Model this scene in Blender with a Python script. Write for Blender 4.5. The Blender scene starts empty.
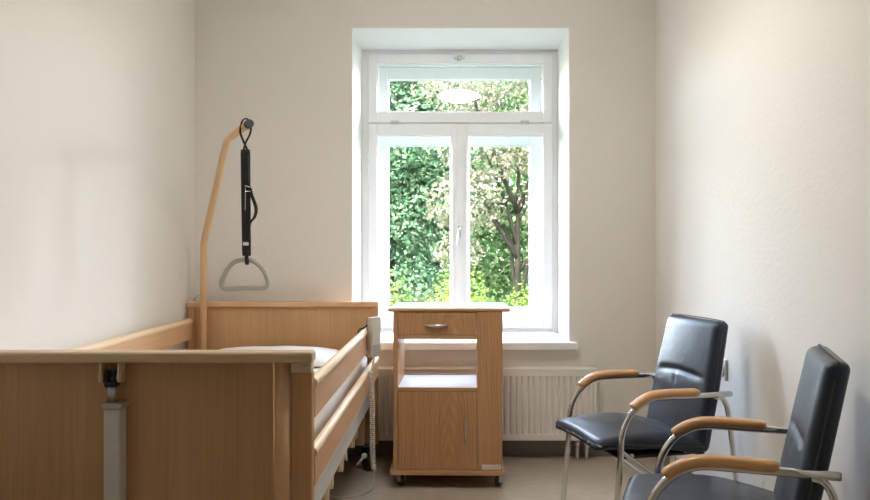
import bpy, bmesh, math, random
from mathutils import Vector, Matrix, noise
PI = math.pi
scene = bpy.context.scene
COL = scene.collection
random.seed(7)

# ------------------------------------------------------------------ materials
def srgb(r, g, b):
    f = lambda c: (c / 12.92) if c <= 0.04045 else ((c + 0.055) / 1.055) ** 2.4
    return (f(r / 255), f(g / 255), f(b / 255), 1.0)

def new_mat(name):
    m = bpy.data.materials.new(name)
    m.use_nodes = True
    nt = m.node_tree
    return m, nt, nt.nodes['Principled BSDF']

def plain(name, col, rough=0.5, metal=0.0, bump=0.0, bscale=80, spec=0.5, coat=0.0, mottle=0.04):
    m, nt, b = new_mat(name)
    N, L = nt.nodes, nt.links
    b.inputs['Roughness'].default_value = rough
    b.inputs['Metallic'].default_value = metal
    b.inputs['Specular IOR Level'].default_value = spec
    b.inputs['Coat Weight'].default_value = coat
    tc = N.new('ShaderNodeTexCoord')
    n = N.new('ShaderNodeTexNoise'); n.inputs['Scale'].default_value = bscale * 0.15; n.inputs['Detail'].default_value = 3
    L.new(tc.outputs['Object'], n.inputs['Vector'])
    r = N.new('ShaderNodeValToRGB')
    r.color_ramp.elements[0].position = 0.3; r.color_ramp.elements[1].position = 0.7
    r.color_ramp.elements[0].color = tuple(c * (1 - mottle) for c in col[:3]) + (1,)
    r.color_ramp.elements[1].color = tuple(min(1, c * (1 + mottle)) for c in col[:3]) + (1,)
    L.new(n.outputs['Fac'], r.inputs['Fac']); L.new(r.outputs['Color'], b.inputs['Base Color'])
    if bump > 0:
        n2 = N.new('ShaderNodeTexNoise'); n2.inputs['Scale'].default_value = bscale; n2.inputs['Detail'].default_value = 4
        L.new(tc.outputs['Object'], n2.inputs['Vector'])
        bp = N.new('ShaderNodeBump'); bp.inputs['Strength'].default_value = bump; bp.inputs['Distance'].default_value = 0.004
        L.new(n2.outputs['Fac'], bp.inputs['Height']); L.new(bp.outputs['Normal'], b.inputs['Normal'])
    return m

def wood(name, dark, light, axis='Z', rough=0.42, fine=130, cathedral=0.0, streak=0.5, coat=0.0):
    """grain runs along the given object axis"""
    m, nt, b = new_mat(name)
    N, L = nt.nodes, nt.links
    b.inputs['Roughness'].default_value = rough
    b.inputs['Coat Weight'].default_value = coat
    tc = N.new('ShaderNodeTexCoord')
    def mapped(across, along):
        mp = N.new('ShaderNodeMapping')
        s = [across] * 3; s['XYZ'.index(axis)] = along
        mp.inputs['Scale'].default_value = s
        L.new(tc.outputs['Object'], mp.inputs['Vector'])
        return mp.outputs['Vector']
    n1 = N.new('ShaderNodeTexNoise'); n1.inputs['Scale'].default_value = 1; n1.inputs['Detail'].default_value = 3
    L.new(mapped(fine, 3.0), n1.inputs['Vector'])
    n2 = N.new('ShaderNodeTexNoise'); n2.inputs['Scale'].default_value = 1; n2.inputs['Detail'].default_value = 2
    L.new(mapped(9, 0.9), n2.inputs['Vector'])
    mx = N.new('ShaderNodeMix'); mx.data_type = 'FLOAT'; mx.inputs[0].default_value = 1 - streak
    L.new(n1.outputs['Fac'], mx.inputs[2]); L.new(n2.outputs['Fac'], mx.inputs[3])
    fac = mx.outputs[0]
    if cathedral > 0:
        w = N.new('ShaderNodeTexWave'); w.wave_type = 'RINGS'; w.rings_direction = 'SPHERICAL'
        w.inputs['Scale'].default_value = 2.6; w.inputs['Distortion'].default_value = 6; w.inputs['Detail'].default_value = 3
        w.inputs['Detail Scale'].default_value = 1.6
        L.new(mapped(9, 1.3), w.inputs['Vector'])
        mx2 = N.new('ShaderNodeMix'); mx2.data_type = 'FLOAT'; mx2.inputs[0].default_value = cathedral
        L.new(fac, mx2.inputs[2]); L.new(w.outputs['Fac'], mx2.inputs[3]); fac = mx2.outputs[0]
    r = N.new('ShaderNodeValToRGB')
    r.color_ramp.elements[0].position = 0.3; r.color_ramp.elements[1].position = 0.7
    r.color_ramp.elements[0].color = dark; r.color_ramp.elements[1].color = light
    L.new(fac, r.inputs['Fac']); L.new(r.outputs['Color'], b.inputs['Base Color'])
    return m

LEAF = 0.17      # all leaf colours darkened in place of dimmer daylight outside
def leaf_mat(name, cols, trans=0.4):
    m, nt, b = new_mat(name)
    N, L = nt.nodes, nt.links
    g = N.new('ShaderNodeNewGeometry')
    r = N.new('ShaderNodeValToRGB')
    while len(r.color_ramp.elements) < len(cols): r.color_ramp.elements.new(0.5)
    for i, c in enumerate(cols):
        r.color_ramp.elements[i].position = i / (len(cols) - 1); r.color_ramp.elements[i].color = tuple(k * LEAF for k in c[:3]) + (1,)
    L.new(g.outputs['Random Per Island'], r.inputs['Fac'])
    L.new(r.outputs['Color'], b.inputs['Base Color'])
    b.inputs['Roughness'].default_value = 0.55
    b.inputs['Specular IOR Level'].default_value = 0.04
    t = N.new('ShaderNodeBsdfTranslucent'); L.new(r.outputs['Color'], t.inputs['Color'])
    mx = N.new('ShaderNodeMixShader'); mx.inputs[0].default_value = trans
    L.new(b.outputs[0], mx.inputs[1]); L.new(t.outputs[0], mx.inputs[2])
    L.new(mx.outputs[0], N['Material Output'].inputs['Surface'])
    return m

def glass_mat():
    m = bpy.data.materials.new('window_glass'); m.use_nodes = True
    nt = m.node_tree; N, L = nt.nodes, nt.links
    N.remove(N['Principled BSDF'])
    tr = N.new('ShaderNodeBsdfTransparent'); tr.inputs['Color'].default_value = (0.985, 0.985, 0.985, 1)
    gl = N.new('ShaderNodeBsdfGlossy'); gl.inputs['Roughness'].default_value = 0.0
    fr = N.new('ShaderNodeFresnel'); fr.inputs['IOR'].default_value = 1.5
    ge = N.new('ShaderNodeNewGeometry')
    inv = N.new('ShaderNodeMath'); inv.operation = 'SUBTRACT'; inv.inputs[0].default_value = 1.0
    L.new(ge.outputs['Backfacing'], inv.inputs[1])
    mu = N.new('ShaderNodeMath'); mu.operation = 'MULTIPLY'
    L.new(fr.outputs[0], mu.inputs[0]); L.new(inv.outputs[0], mu.inputs[1])
    m2 = N.new('ShaderNodeMath'); m2.operation = 'MULTIPLY'; m2.inputs[1].default_value = 1.9; m2.use_clamp = True
    L.new(mu.outputs[0], m2.inputs[0])
    mx = N.new('ShaderNodeMixShader')
    L.new(m2.outputs[0], mx.inputs[0]); L.new(tr.outputs[0], mx.inputs[1]); L.new(gl.outputs[0], mx.inputs[2])
    L.new(mx.outputs[0], N['Material Output'].inputs['Surface'])
    return m

def wall_mat(name, col, ustretch=1.0):
    m, nt, b = new_mat(name)
    N, L = nt.nodes, nt.links
    b.inputs['Roughness'].default_value = 0.75
    b.inputs['Specular IOR Level'].default_value = 0.3
    b.inputs['Base Color'].default_value = col
    tc = N.new('ShaderNodeTexCoord')
    mp = N.new('ShaderNodeMapping'); mp.inputs['Scale'].default_value = (1, 0.55, 1.0)
    L.new(tc.outputs['Object'], mp.inputs['Vector'])
    n = N.new('ShaderNodeTexNoise'); n.inputs['Scale'].default_value = 60; n.inputs['Detail'].default_value = 5
    L.new(mp.outputs[0], n.inputs['Vector'])
    n2 = N.new('ShaderNodeTexNoise'); n2.inputs['Scale'].default_value = 1.6; n2.inputs['Detail'].default_value = 2
    L.new(tc.outputs['Object'], n2.inputs['Vector'])
    ad = N.new('ShaderNodeMath'); ad.operation = 'MULTIPLY_ADD'; ad.inputs[1].default_value = 4.0
    L.new(n2.outputs['Fac'], ad.inputs[0]); L.new(n.outputs['Fac'], ad.inputs[2])
    bp = N.new('ShaderNodeBump'); bp.inputs['Strength'].default_value = 0.24; bp.inputs['Distance'].default_value = 0.004
    L.new(ad.outputs[0], bp.inputs['Height']); L.new(bp.outputs['Normal'], b.inputs['Normal'])
    return m

def floor_mat():
    m, nt, b = new_mat('linoleum')
    N, L = nt.nodes, nt.links
    tc = N.new('ShaderNodeTexCoord')
    n = N.new('ShaderNodeTexNoise'); n.inputs['Scale'].default_value = 26; n.inputs['Detail'].default_value = 6
    n.inputs['Roughness'].default_value = 0.7
    mp = N.new('ShaderNodeMapping'); mp.inputs['Scale'].default_value = (0.5, 1.4, 1)
    L.new(tc.outputs['Object'], mp.inputs['Vector']); L.new(mp.outputs[0], n.inputs['Vector'])
    r = N.new('ShaderNodeValToRGB')
    r.color_ramp.elements[0].position = 0.32; r.color_ramp.elements[1].position = 0.68
    r.color_ramp.elements[0].color = srgb(170, 156, 138); r.color_ramp.elements[1].color = srgb(190, 178, 161)
    L.new(n.outputs['Fac'], r.inputs['Fac']); L.new(r.outputs['Color'], b.inputs['Base Color'])
    b.inputs['Roughness'].default_value = 0.28
    b.inputs['Specular IOR Level'].default_value = 0.5
    return m

def leather_mat():
    m, nt, b = new_mat('black_leather')
    N, L = nt.nodes, nt.links
    b.inputs['Base Color'].default_value = (0.015, 0.021, 0.034, 1)
    b.inputs['Roughness'].default_value = 0.38
    b.inputs['Specular IOR Level'].default_value = 0.62
    b.inputs['Specular Tint'].default_value = (0.72, 0.86, 1.0, 1)  # blue of the window light put into the leather's highlight colour
    b.inputs['Coat Weight'].default_value = 0.12; b.inputs['Coat Roughness'].default_value = 0.2
    b.inputs['Sheen Weight'].default_value = 0.0
    tc = N.new('ShaderNodeTexCoord')
    n = N.new('ShaderNodeTexNoise'); n.inputs['Scale'].default_value = 9; n.inputs['Detail'].default_value = 3
    L.new(tc.outputs['Object'], n.inputs['Vector'])
    v = N.new('ShaderNodeTexVoronoi'); v.inputs['Scale'].default_value = 420
    L.new(tc.outputs['Object'], v.inputs['Vector'])
    ad = N.new('ShaderNodeMath'); ad.operation = 'MULTIPLY_ADD'; ad.inputs[1].default_value = 0.05
    L.new(v.outputs['Distance'], ad.inputs[0]); L.new(n.outputs['Fac'], ad.inputs[2])
    bp = N.new('ShaderNodeBump'); bp.inputs['Strength'].default_value = 0.35; bp.inputs['Distance'].default_value = 0.012
    L.new(ad.outputs[0], bp.inputs['Height']); L.new(bp.outputs['Normal'], b.inputs['Normal'])
    return m

M = {}
M['wall'] = wall_mat('wall_plaster', srgb(232, 227, 219))
M['ceiling'] = plain('ceiling_paint', srgb(240, 238, 232), 0.8, bump=0.05)
M['floor'] = floor_mat()
M['baseboard'] = plain('grey_baseboard', srgb(134, 126, 117), 0.45)
M['white'] = plain('white_paint', srgb(247, 247, 245), 0.4, mottle=0.01)
M['reveal'] = plain('reveal_paint', srgb(248, 248, 246), 0.6, mottle=0.01)
M['glass'] = glass_mat()
M['radiator'] = plain('radiator_enamel', srgb(238, 234, 228), 0.35, mottle=0.01)
M['beech'] = wood('beech_laminate', srgb(184, 142, 98), srgb(205, 164, 118), 'Z', 0.4, 120, streak=0.5)
M['beech_x'] = wood('beech_edge', srgb(204, 174, 138), srgb(220, 192, 156), 'X', 0.38, 90)
M['beech_y'] = wood('beech_rail', srgb(208, 162, 120), srgb(222, 180, 138), 'Y', 0.38, 90)
M['beech_tube'] = wood('beech_rail_edge', srgb(238, 206, 166), srgb(248, 222, 186), 'Y', 0.35, 90)
M['beech_post'] = plain('wood_tone_enamel', srgb(218, 178, 134), 0.32, mottle=0.02)
M['corner'] = wood('beech_corner', srgb(186, 140, 96), srgb(204, 160, 114), 'Z', 0.42, 160)
M['cream'] = plain('cream_enamel', srgb(222, 196, 160), 0.4)
M['frame_grey'] = plain('light_grey_enamel', srgb(222, 220, 214), 0.4)
M['oak'] = wood('oak_laminate', srgb(166, 122, 82), srgb(198, 154, 110), 'Z', 0.4, 140, cathedral=0.16, streak=0.6)
M['oak_x'] = wood('oak_edge', srgb(178, 134, 92), srgb(200, 156, 112), 'X', 0.4, 110, streak=0.6)
M['laminate'] = plain('pale_laminate', srgb(232, 234, 238), 0.3, mottle=0.01)
M['pad_wood'] = wood('honey_wood', srgb(202, 148, 98), srgb(222, 172, 118), 'X', 0.3, 70, coat=0.3)
M['leather'] = leather_mat()
M['piping'] = plain('leather_piping', (0.05, 0.05, 0.053, 1), 0.35)
M['underside'] = plain('black_underside', (0.01, 0.01, 0.011, 1), 0.7)
M['chrome'] = plain('chrome', (0.72, 0.72, 0.72, 1), 0.07, 1.0, mottle=0.0)
M['steel'] = plain('brushed_steel', (0.62, 0.61, 0.58, 1), 0.3, 1.0)
M['alu'] = plain('grey_aluminium', srgb(214, 211, 205), 0.38, 0.0)
M['dark_metal'] = plain('dark_metal', (0.03, 0.033, 0.04, 1), 0.35, 0.5)
M['black'] = plain('black_plastic', (0.012, 0.012, 0.013, 1), 0.5)
M['webbing'] = plain('black_webbing', (0.012, 0.011, 0.012, 1), 0.85, bump=0.4, bscale=500)
M['grip'] = plain('grey_grip_plastic', srgb(156, 152, 141), 0.45)
M['grey_plastic'] = plain('grey_plastic', srgb(186, 178, 170), 0.45)
M['grey_dark'] = plain('mid_grey_plastic', srgb(120, 118, 118), 0.5)
M['cord'] = plain('pale_grey_cord', srgb(214, 206, 194), 0.5)
M['linen'] = plain('white_sheet', srgb(246, 246, 246), 0.85, bump=0.5, bscale=14)
M['wheel'] = plain('grey_rubber', (0.06, 0.06, 0.062, 1), 0.6)
M['caster_metal'] = plain('caster_zinc', (0.5, 0.5, 0.5, 1), 0.35, 0.9)
M['paper'] = plain('white_sticker', srgb(226, 218, 206), 0.6)
M['ink'] = plain('faded_print', srgb(190, 178, 164), 0.6)
M['bark'] = plain('bark', srgb(15, 15, 12), 0.95, spec=0.0, bump=0.8, bscale=30, mottle=0.3)
M['grass'] = plain('lawn_grass', srgb(30, 44, 20), 0.95, spec=0.0, bump=0.5, bscale=60, mottle=0.3)
M['leaf_deep'] = leaf_mat('deep_green_leaves', [srgb(48, 88, 60), srgb(70, 114, 78), srgb(96, 140, 100), srgb(146, 174, 134)])
M['leaf_mid'] = leaf_mat('mid_green_leaves', [srgb(52, 92, 44), srgb(84, 128, 66), srgb(118, 156, 92), srgb(176, 192, 142)])
M['leaf_pale'] = leaf_mat('pale_leaves', [srgb(84, 122, 72), srgb(124, 130, 98), srgb(146, 140, 118), srgb(160, 150, 134)])  # leaf colours range from green to pale greyish cream
M['leaf_lime'] = leaf_mat('lime_green_leaves', [srgb(78, 116, 34), srgb(108, 146, 50), srgb(134, 166, 64), srgb(166, 188, 92)])

def emit_mat(name, col, strength):
    m, nt, b = new_mat(name)
    b.inputs['Base Color'].default_value = (0.8, 0.8, 0.8, 1)
    b.inputs['Emission Color'].default_value = col
    b.inputs['Emission Strength'].default_value = strength
    return m
LAMP = 40.0
M['opal'] = emit_mat('lit_opal_glass', (1.0, 0.95, 0.895, 1), LAMP)

# ------------------------------------------------------------------ mesh helpers
def box(bm, x0, x1, y0, y1, z0, z1, bev=0.0, seg=2):
    t = bmesh.new()
    bmesh.ops.create_cube(t, size=1)
    for v in t.verts:
        v.co = Vector(((x0 + x1) / 2 + v.co.x * (x1 - x0), (y0 + y1) / 2 + v.co.y * (y1 - y0), (z0 + z1) / 2 + v.co.z * (z1 - z0)))
    if bev > 0:
        bmesh.ops.bevel(t, geom=list(t.edges), offset=min(bev, 0.49 * min(abs(x1 - x0), abs(y1 - y0), abs(z1 - z0))), segments=seg, profile=0.5, affect='EDGES')
    merge(bm, t)

def merge(bm, t, mat=None):
    if mat is not None: bmesh.ops.transform(t, matrix=mat, verts=t.verts)
    vm = {}
    for v in t.verts: vm[v] = bm.verts.new(v.co)
    for f in t.faces:
        try:
            nf = bm.faces.new([vm[v] for v in f.verts]); nf.smooth = f.smooth
        except ValueError: pass
    t.free()

def tube(bm, pts, r, seg=12, closed=False, ry=None, up=None):
    """sweep; r number or list. ry: flattened second radius."""
    pts = [Vector(p) for p in pts]; n = len(pts)
    rr = r if isinstance(r, (list, tuple)) else [r] * n
    tans = []
    for i in range(n):
        if closed: d = pts[(i + 1) % n] - pts[i - 1]
        else: d = pts[min(i + 1, n - 1)] - pts[max(i - 1, 0)]
        tans.append(d.normalized())
    a = Vector(up) if up else (Vector((0, 0, 1)) if abs(tans[0].z) < 0.9 else Vector((1, 0, 0)))
    nrm = (a - tans[0] * a.dot(tans[0])).normalized()
    rings = []
    for i in range(n):
        if i:
            if up:
                nrm = (a - tans[i] * a.dot(tans[i]))
                nrm.normalize()
            else:
                q = tans[i - 1].rotation_difference(tans[i]); nrm = (q @ nrm)
                nrm = (nrm - tans[i] * nrm.dot(tans[i])).normalized()
        b = tans[i].cross(nrm)
        k = (ry / r) if ry and not isinstance(r, (list, tuple)) else 1
        rings.append([bm.verts.new(pts[i] + nrm * rr[i] * math.cos(2 * PI * j / seg) + b * rr[i] * k * math.sin(2 * PI * j / seg)) for j in range(seg)])
    for i in range(n if closed else n - 1):
        A, B = rings[i], rings[(i + 1) % n]
        for j in range(seg):
            f = bm.faces.new((A[j], A[(j + 1) % seg], B[(j + 1) % seg], B[j])); f.smooth = True
    if not closed:
        bm.faces.new(rings[0][::-1]); bm.faces.new(rings[-1])

def ribbon(bm, pts, w, t, side):
    """flat strap along pts: width along `side`, thickness t"""
    pts = [Vector(p) for p in pts]; s = Vector(side).normalized(); n = len(pts); rings = []
    for i in range(n):
        d = (pts[min(i + 1, n - 1)] - pts[max(i - 1, 0)]).normalized()
        nn = d.cross(s).normalized()
        rings.append([bm.verts.new(pts[i] + s * (w / 2 * a) + nn * (t / 2 * b)) for a, b in ((-1, -1), (1, -1), (1, 1), (-1, 1))])
    for i in range(n - 1):
        for j in range(4):
            f = bm.faces.new((rings[i][j], rings[i][(j + 1) % 4], rings[i + 1][(j + 1) % 4], rings[i + 1][j])); f.smooth = True
    bm.faces.new(rings[0][::-1]); bm.faces.new(rings[-1])

def fillet(pts, rad, n=8):
    """round the inner corners of a polyline"""
    P = [Vector(p) for p in pts]; out = [P[0]]
    for i in range(1, len(P) - 1):
        a = (P[i - 1] - P[i]); b = (P[i + 1] - P[i]); R = rad[i - 1] if isinstance(rad, (list, tuple)) else rad
        k = min(R, a.length * 0.49, b.length * 0.49)
        s = P[i] + a.normalized() * k; e = P[i] + b.normalized() * k
        for j in range(n + 1):
            t = j / n
            out.append((1 - t) ** 2 * s + 2 * t * (1 - t) * P[i] + t * t * e)
    out.append(P[-1]); return out

def spline(pts, n=8, closed=False):
    P = [Vector(p) for p in pts]; out = []; m = len(P)
    rng = m if closed else m - 1
    for i in range(rng):
        p1, p2 = P[i], P[(i + 1) % m]
        p0 = P[i - 1] if (closed or i > 0) else p1 * 2 - p2
        p3 = P[(i + 2) % m] if (closed or i + 2 < m) else p2 * 2 - p1
        for j in range(n):
            t = j / n
            out.append(0.5 * ((2 * p1) + (-p0 + p2) * t + (2 * p0 - 5 * p1 + 4 * p2 - p3) * t * t + (-p0 + 3 * p1 - 3 * p2 + p3) * t ** 3))
    if not closed: out.append(P[-1])
    return out

def cyl(bm, p0, p1, r, seg=20, r2=None):
    p0, p1 = Vector(p0), Vector(p1)
    d = p1 - p0
    t = bmesh.new()
    bmesh.ops.create_cone(t, cap_ends=True, segments=seg, radius1=r, radius2=r if r2 is None else r2, depth=d.length)
    for f in t.faces: f.smooth = len(f.verts) == 4
    merge(bm, t, Matrix.Translation((p0 + p1) / 2) @ Vector((0, 0, 1)).rotation_difference(d).to_matrix().to_4x4())

def lathe(bm, prof, c=(0, 0, 0), axis='Z', seg=40):
    rings = []
    for (r, h) in prof:
        ring = []
        for j in range(seg):
            a = 2 * PI * j / seg
            u, v = r * math.cos(a), r * math.sin(a)
            p = {'Z': (u, v, h), 'Y': (u, h, v), 'X': (h, u, v)}[axis]
            ring.append(bm.verts.new(Vector(p) + Vector(c)))
        rings.append(ring)
    for A, B in zip(rings, rings[1:]):
        for j in range(seg):
            f = bm.faces.new((A[j], A[(j + 1) % seg], B[(j + 1) % seg], B[j])); f.smooth = True
    bm.faces.new(rings[0][::-1]); bm.faces.new(rings[-1])

def rbox(bm, lo, hi, r, n, deform=None):
    """rounded cuboid as an even surface grid, optionally deformed (p in lo..hi -> p)"""
    lo, hi = Vector(lo), Vector(hi); vs = {}
    def vert(i, j, k):
        key = (i, j, k)
        if key not in vs:
            u = []
            for a, c in enumerate(key):
                t = c / n[a]
                u.append(lo[a] + (hi[a] - lo[a]) * t)
            p = Vector(u)
            q = Vector([min(max(p[a], lo[a] + r), hi[a] - r) for a in range(3)])
            d = p - q
            if d.length > 1e-9: p = q + d.normalized() * r
            if deform: p = deform(p)
            vs[key] = bm.verts.new(p)
        return vs[key]
    for ax in range(3):
        a, b = (ax + 1) % 3, (ax + 2) % 3
        for side in (0, n[ax]):
            for i in range(n[a]):
                for j in range(n[b]):
                    def K(x, y):
                        k = [0, 0, 0]; k[ax] = side; k[a] = x; k[b] = y; return vert(*k)
                    q = [K(i, j), K(i + 1, j), K(i + 1, j + 1), K(i, j + 1)]
                    if side == 0: q.reverse()
                    f = bm.faces.new(q); f.smooth = True

def build(name, bm, mat, parent=None, world=False):
    """link bm as ONE mesh; world=True: geometry given in world space, parent gives the offset"""
    if world and parent is not None:
        base = Vector((0, 0, 0)); p = parent
        while p is not None: base += p.location; p = p.parent
        bmesh.ops.translate(bm, verts=bm.verts, vec=-base)
    bmesh.ops.recalc_face_normals(bm, faces=bm.faces)
    me = bpy.data.meshes.new(name); bm.to_mesh(me); bm.free()
    me.materials.append(mat)
    o = bpy.data.objects.new(name, me); COL.objects.link(o)
    if parent is not None: o.parent = parent
    return o

def B(name, mat, parent, *boxes, bev=0.003, world=True):
    bm = bmesh.new()
    for b in boxes: box(bm, *b, bev=bev)
    return build(name, bm, mat, parent, world)

def tag(o, label=None, cat=None, group=None, kind=None):
    if label: o['label'] = label
    if cat: o['category'] = cat
    if group: o['group'] = group
    if kind: o['kind'] = kind
    return o

def thing(name, loc, label, cat, rz=0.0, group=None, kind=None):
    o = bpy.data.objects.new(name, None); COL.objects.link(o)
    o.location = loc; o.rotation_euler = (0, 0, rz); o.empty_display_size = 0.1
    return tag(o, label, cat, group, kind)

# ------------------------------------------------------------------ the room
XL, XR, YB, YR, ZC = -1.425, 1.1457, 4.36, -2.0, 2.61
WX0, WX1, WZ0, WZ1 = -0.5475, 0.6665, 0.600, 2.3915       # hole in the window wall
YO = 5.16                                               # outer face of the window wall
def struct(name, mat, label, cat, *boxes, bev=0.0):
    o = B(name, mat, None, *boxes, bev=bev)
    return tag(o, label, cat, kind='structure')
struct('floor', M['floor'], 'beige mottled linoleum floor of the room', 'floor', (XL - 0.2, XR + 0.2, YR - 0.2, YB + 0.01, -0.12, 0))
struct('ceiling', M['ceiling'], 'white ceiling above the room', 'ceiling', (XL - 0.2, XR + 0.2, YR - 0.2, YO, ZC, ZC + 0.2))
struct('wall_left', M['wall'], 'pale cream plaster wall behind the bed side rail', 'wall', (XL - 0.2, XL, YR - 0.2, YB, -0.12, ZC))
struct('wall_right', M['wall'], 'pale cream plaster wall behind the armchairs', 'wall', (XR, XR + 0.2, YR - 0.2, YB, -0.12, ZC))
struct('wall_rear', M['wall'], 'pale cream wall facing the window', 'wall', (XL, XR, YR - 0.2, YR, -0.12, ZC))
# window wall: one mesh round the hole
bm = bmesh.new()
X0, X1 = XL - 0.2, XR + 0.2
for b in ((X0, WX0, YB, YO, -0.6, ZC), (WX1, X1, YB, YO, -0.6, ZC), (WX0, WX1, YB, YO, -0.6, WZ0), (WX0, WX1, YB, YO, WZ1, ZC)):
    box(bm, *b)
bmesh.ops.remove_doubles(bm, verts=bm.verts, dist=1e-5)
tag(build('wall_back', bm, M['wall']), 'cream plaster wall with the window in it', 'wall', kind='structure')
struct('baseboard_back', M['baseboard'], 'grey skirting strip under the radiator', 'baseboard', (XL, XR, YB - 0.012, YB - 0.0005, 0.0005, 0.10), bev=0.003)
struct('baseboard_left', M['baseboard'], 'grey skirting strip along the bed wall', 'baseboard', (XL + 0.0005, XL + 0.012, YR, YB - 0.013, 0.0005, 0.10), bev=0.003)
struct('baseboard_right', M['baseboard'], 'grey skirting strip behind the armchairs', 'baseboard', (XR - 0.012, XR - 0.0005, YR, YB - 0.013, 0.0005, 0.10), bev=0.003)

# ------------------------------------------------------------------ window
W = thing('window_1', (0.06, 4.81, 0.60), 'white double casement window with top light looking onto trees', 'window', kind='structure')
def ring(bm, x0, x1, z0, z1, gx0, gx1, gz0, gz1, y0, y1, bev=0.004):
    box(bm, x0, gx0, y0, y1, z0, z1, bev=bev); box(bm, gx1, x1, y0, y1, z0, z1, bev=bev)
    box(bm, gx0 - 0.001, gx1 + 0.001, y0 + 0.0003, y1 - 0.0003, z0, gz0, bev=bev); box(bm, gx0 - 0.001, gx1 + 0.001, y0 + 0.0003, y1 - 0.0003, gz1, z1, bev=bev)
# reveal linings and sill
bm = bmesh.new()
for b in ((WX0 + .0003, -0.546, YB - .0005, YO, 0.6005, 2.3912), (0.665, WX1 - .0003, YB - .0005, YO, 0.6005, 2.3912), (-0.546, 0.665, YB - .0005, YO, 2.3900, 2.3912)):
    box(bm, *b)
build('reveal', bm, M['reveal'], W, True)
bm = bmesh.new()
box(bm, -0.5455, 0.6645, 4.30, 4.809, 0.601, 0.638)
box(bm, -0.59, 0.706, 4.305, YB - 0.001, 0.598, 0.639, bev=0.008, seg=3)
build('window_sill', bm, M['white'], W, True)
B('outer_sill', M['white'], W, (-0.545, 0.664, 4.892, 5.28, 0.601, 0.63), bev=0.004)
bm = bmesh.new()
ring(bm, -0.5455, 0.6645, 0.6385, 2.3895, -0.507, 0.636, 0.662, 2.362, 4.832, 4.89)
box(bm, -0.507, 0.636, 4.866, 4.889, 1.905, 1.970, bev=0.003)
box(bm, 0.035, 0.085, 4.866, 4.889, 0.66, 1.91, bev=0.003)
build('inner_frame', bm, M['white'], W, True)
bm = bmesh.new()
ring(bm, -0.5455, 0.6645, 0.6385, 2.3895, -0.49, 0.609, 0.69, 2.335, 5.06, 5.13)
box(bm, -0.49, 0.609, 5.10, 5.129, 1.89, 1.985, bev=0.003); box(bm, 0.03, 0.098, 5.10, 5.129, 0.69, 1.90, bev=0.003)
build('outer_frame', bm, M['white'], W, True)
def sash(name, x0, x1, z0, z1, gx0, gx1, gz0, gz1, y0, th, lean=0.0):
    bm = bmesh.new(); ring(bm, x0, x1, z0, z1, gx0, gx1, gz0, gz1, y0, y0 + th, bev=0.005)
    # glazing bead step
    ring(bm, gx0 - .006, gx1 + .006, gz0 - .006, gz1 + .006, gx0 + .006, gx1 - .006, gz0 + .006, gz1 - .006, y0 + .012, y0 + th - .008, bev=0.002)
    s = build(name, bm, M['white'], W, True)
    bm = bmesh.new(); t = bmesh.new(); hz = (gz1 - gz0) / 2 - .004
    box(t, gx0 + .004, gx1 - .004, -.002, .002, -hz, hz)
    merge(bm, t, Matrix.Translation((0, y0 + th * .5, (gz0 + gz1) / 2)) @ Matrix.Rotation(lean, 4, 'X'))
    build('pane', bm, M['glass'], s, True)      # lean added to the upper outer pane to throw its lamp reflection aside
    return s
yi = 4.815
top = sash('top_sash', -0.505, 0.634, 1.936, 2.361, -0.450, 0.576, 2.002, 2.302, yi, 0.048)
left = sash('casement', -0.505, 0.0585, 0.664, 1.9325, -0.450, 0.0136, 0.715, 1.861, yi, 0.048)
right = sash('casement', 0.0615, 0.634, 0.664, 1.9325, 0.106, 0.576, 0.715, 1.861, yi, 0.048)
sash('outer_sash', -0.488, 0.607, 1.935, 2.333, -0.402, 0.521, 2.02, 2.257, 5.062, 0.036, lean=math.radians(4.5))
sash('outer_sash', -0.488, 0.0630, 0.692, 1.925, -0.402, 0.0046, 0.7735, 1.8275, 5.062, 0.036)
sash('outer_sash', 0.0650, 0.607, 0.692, 1.925, 0.1238, 0.521, 0.7735, 1.8275, 5.062, 0.036)
# cover strip on the meeting stiles
B('cover_strip', M['white'], W, (0.040, 0.080, yi - 0.008, yi - 0.0002, 0.668, 1.926), bev=0.003)
bm = bmesh.new()
box(bm, 0.045, 0.067, yi - 0.018, yi - 0.008, 1.225, 1.300, bev=0.006, seg=3)
tube(bm, spline([(0.056, yi - 0.014, 1.285), (0.056, yi - 0.04, 1.283), (0.053, yi - 0.048, 1.262), (0.046, yi - 0.05, 1.18)], 6), 0.006, 10)
build('window_handle', bm, M['steel'], W, True)
# top catch
bm = bmesh.new()
lathe(bm, [(0.001, -0.014), (0.016, -0.012), (0.018, 0)], (0.058, yi - 0.0005, 2.334), 'Y', 24)
box(bm, 0.025, 0.092, yi - 0.010, yi - 0.0005, 2.327, 2.341, bev=0.004)
build('top_catch', bm, M['steel'], W, True)
for hx in (-0.342, 0.462):
    bm = bmesh.new()
    box(bm, hx - 0.026, hx + 0.026, yi - 0.007, yi - 0.0005, 1.926, 1.949, bev=0.003)
    cyl(bm, (hx - 0.018, yi - 0.009, 1.9375), (hx + 0.018, yi - 0.009, 1.9375), 0.008, 12)
    build('hopper_hinge', bm, M['alu'], W, True)
for hx in (-0.5065, 0.6355):
    for hz in (1.72, 0.86):
        bm = bmesh.new(); cyl(bm, (hx, yi + 0.006, hz - 0.035), (hx, yi + 0.006, hz + 0.035), 0.0075, 12)
        lathe(bm, [(0.001, 0.035), (0.006, 0.036), (0.007, 0.042), (0.001, 0.048)], (hx, yi + 0.006, hz), 'Z', 12)
        build('side_hinge', bm, M['white'], W, True)
bm = bmesh.new()
box(bm, 0.585, 0.597, 4.97, 4.98, 2.10, 2.26, bev=0.002); cyl(bm, (0.591, 4.95, 2.245), (0.591, 5.0, 2.245), 0.010, 12)
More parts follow.
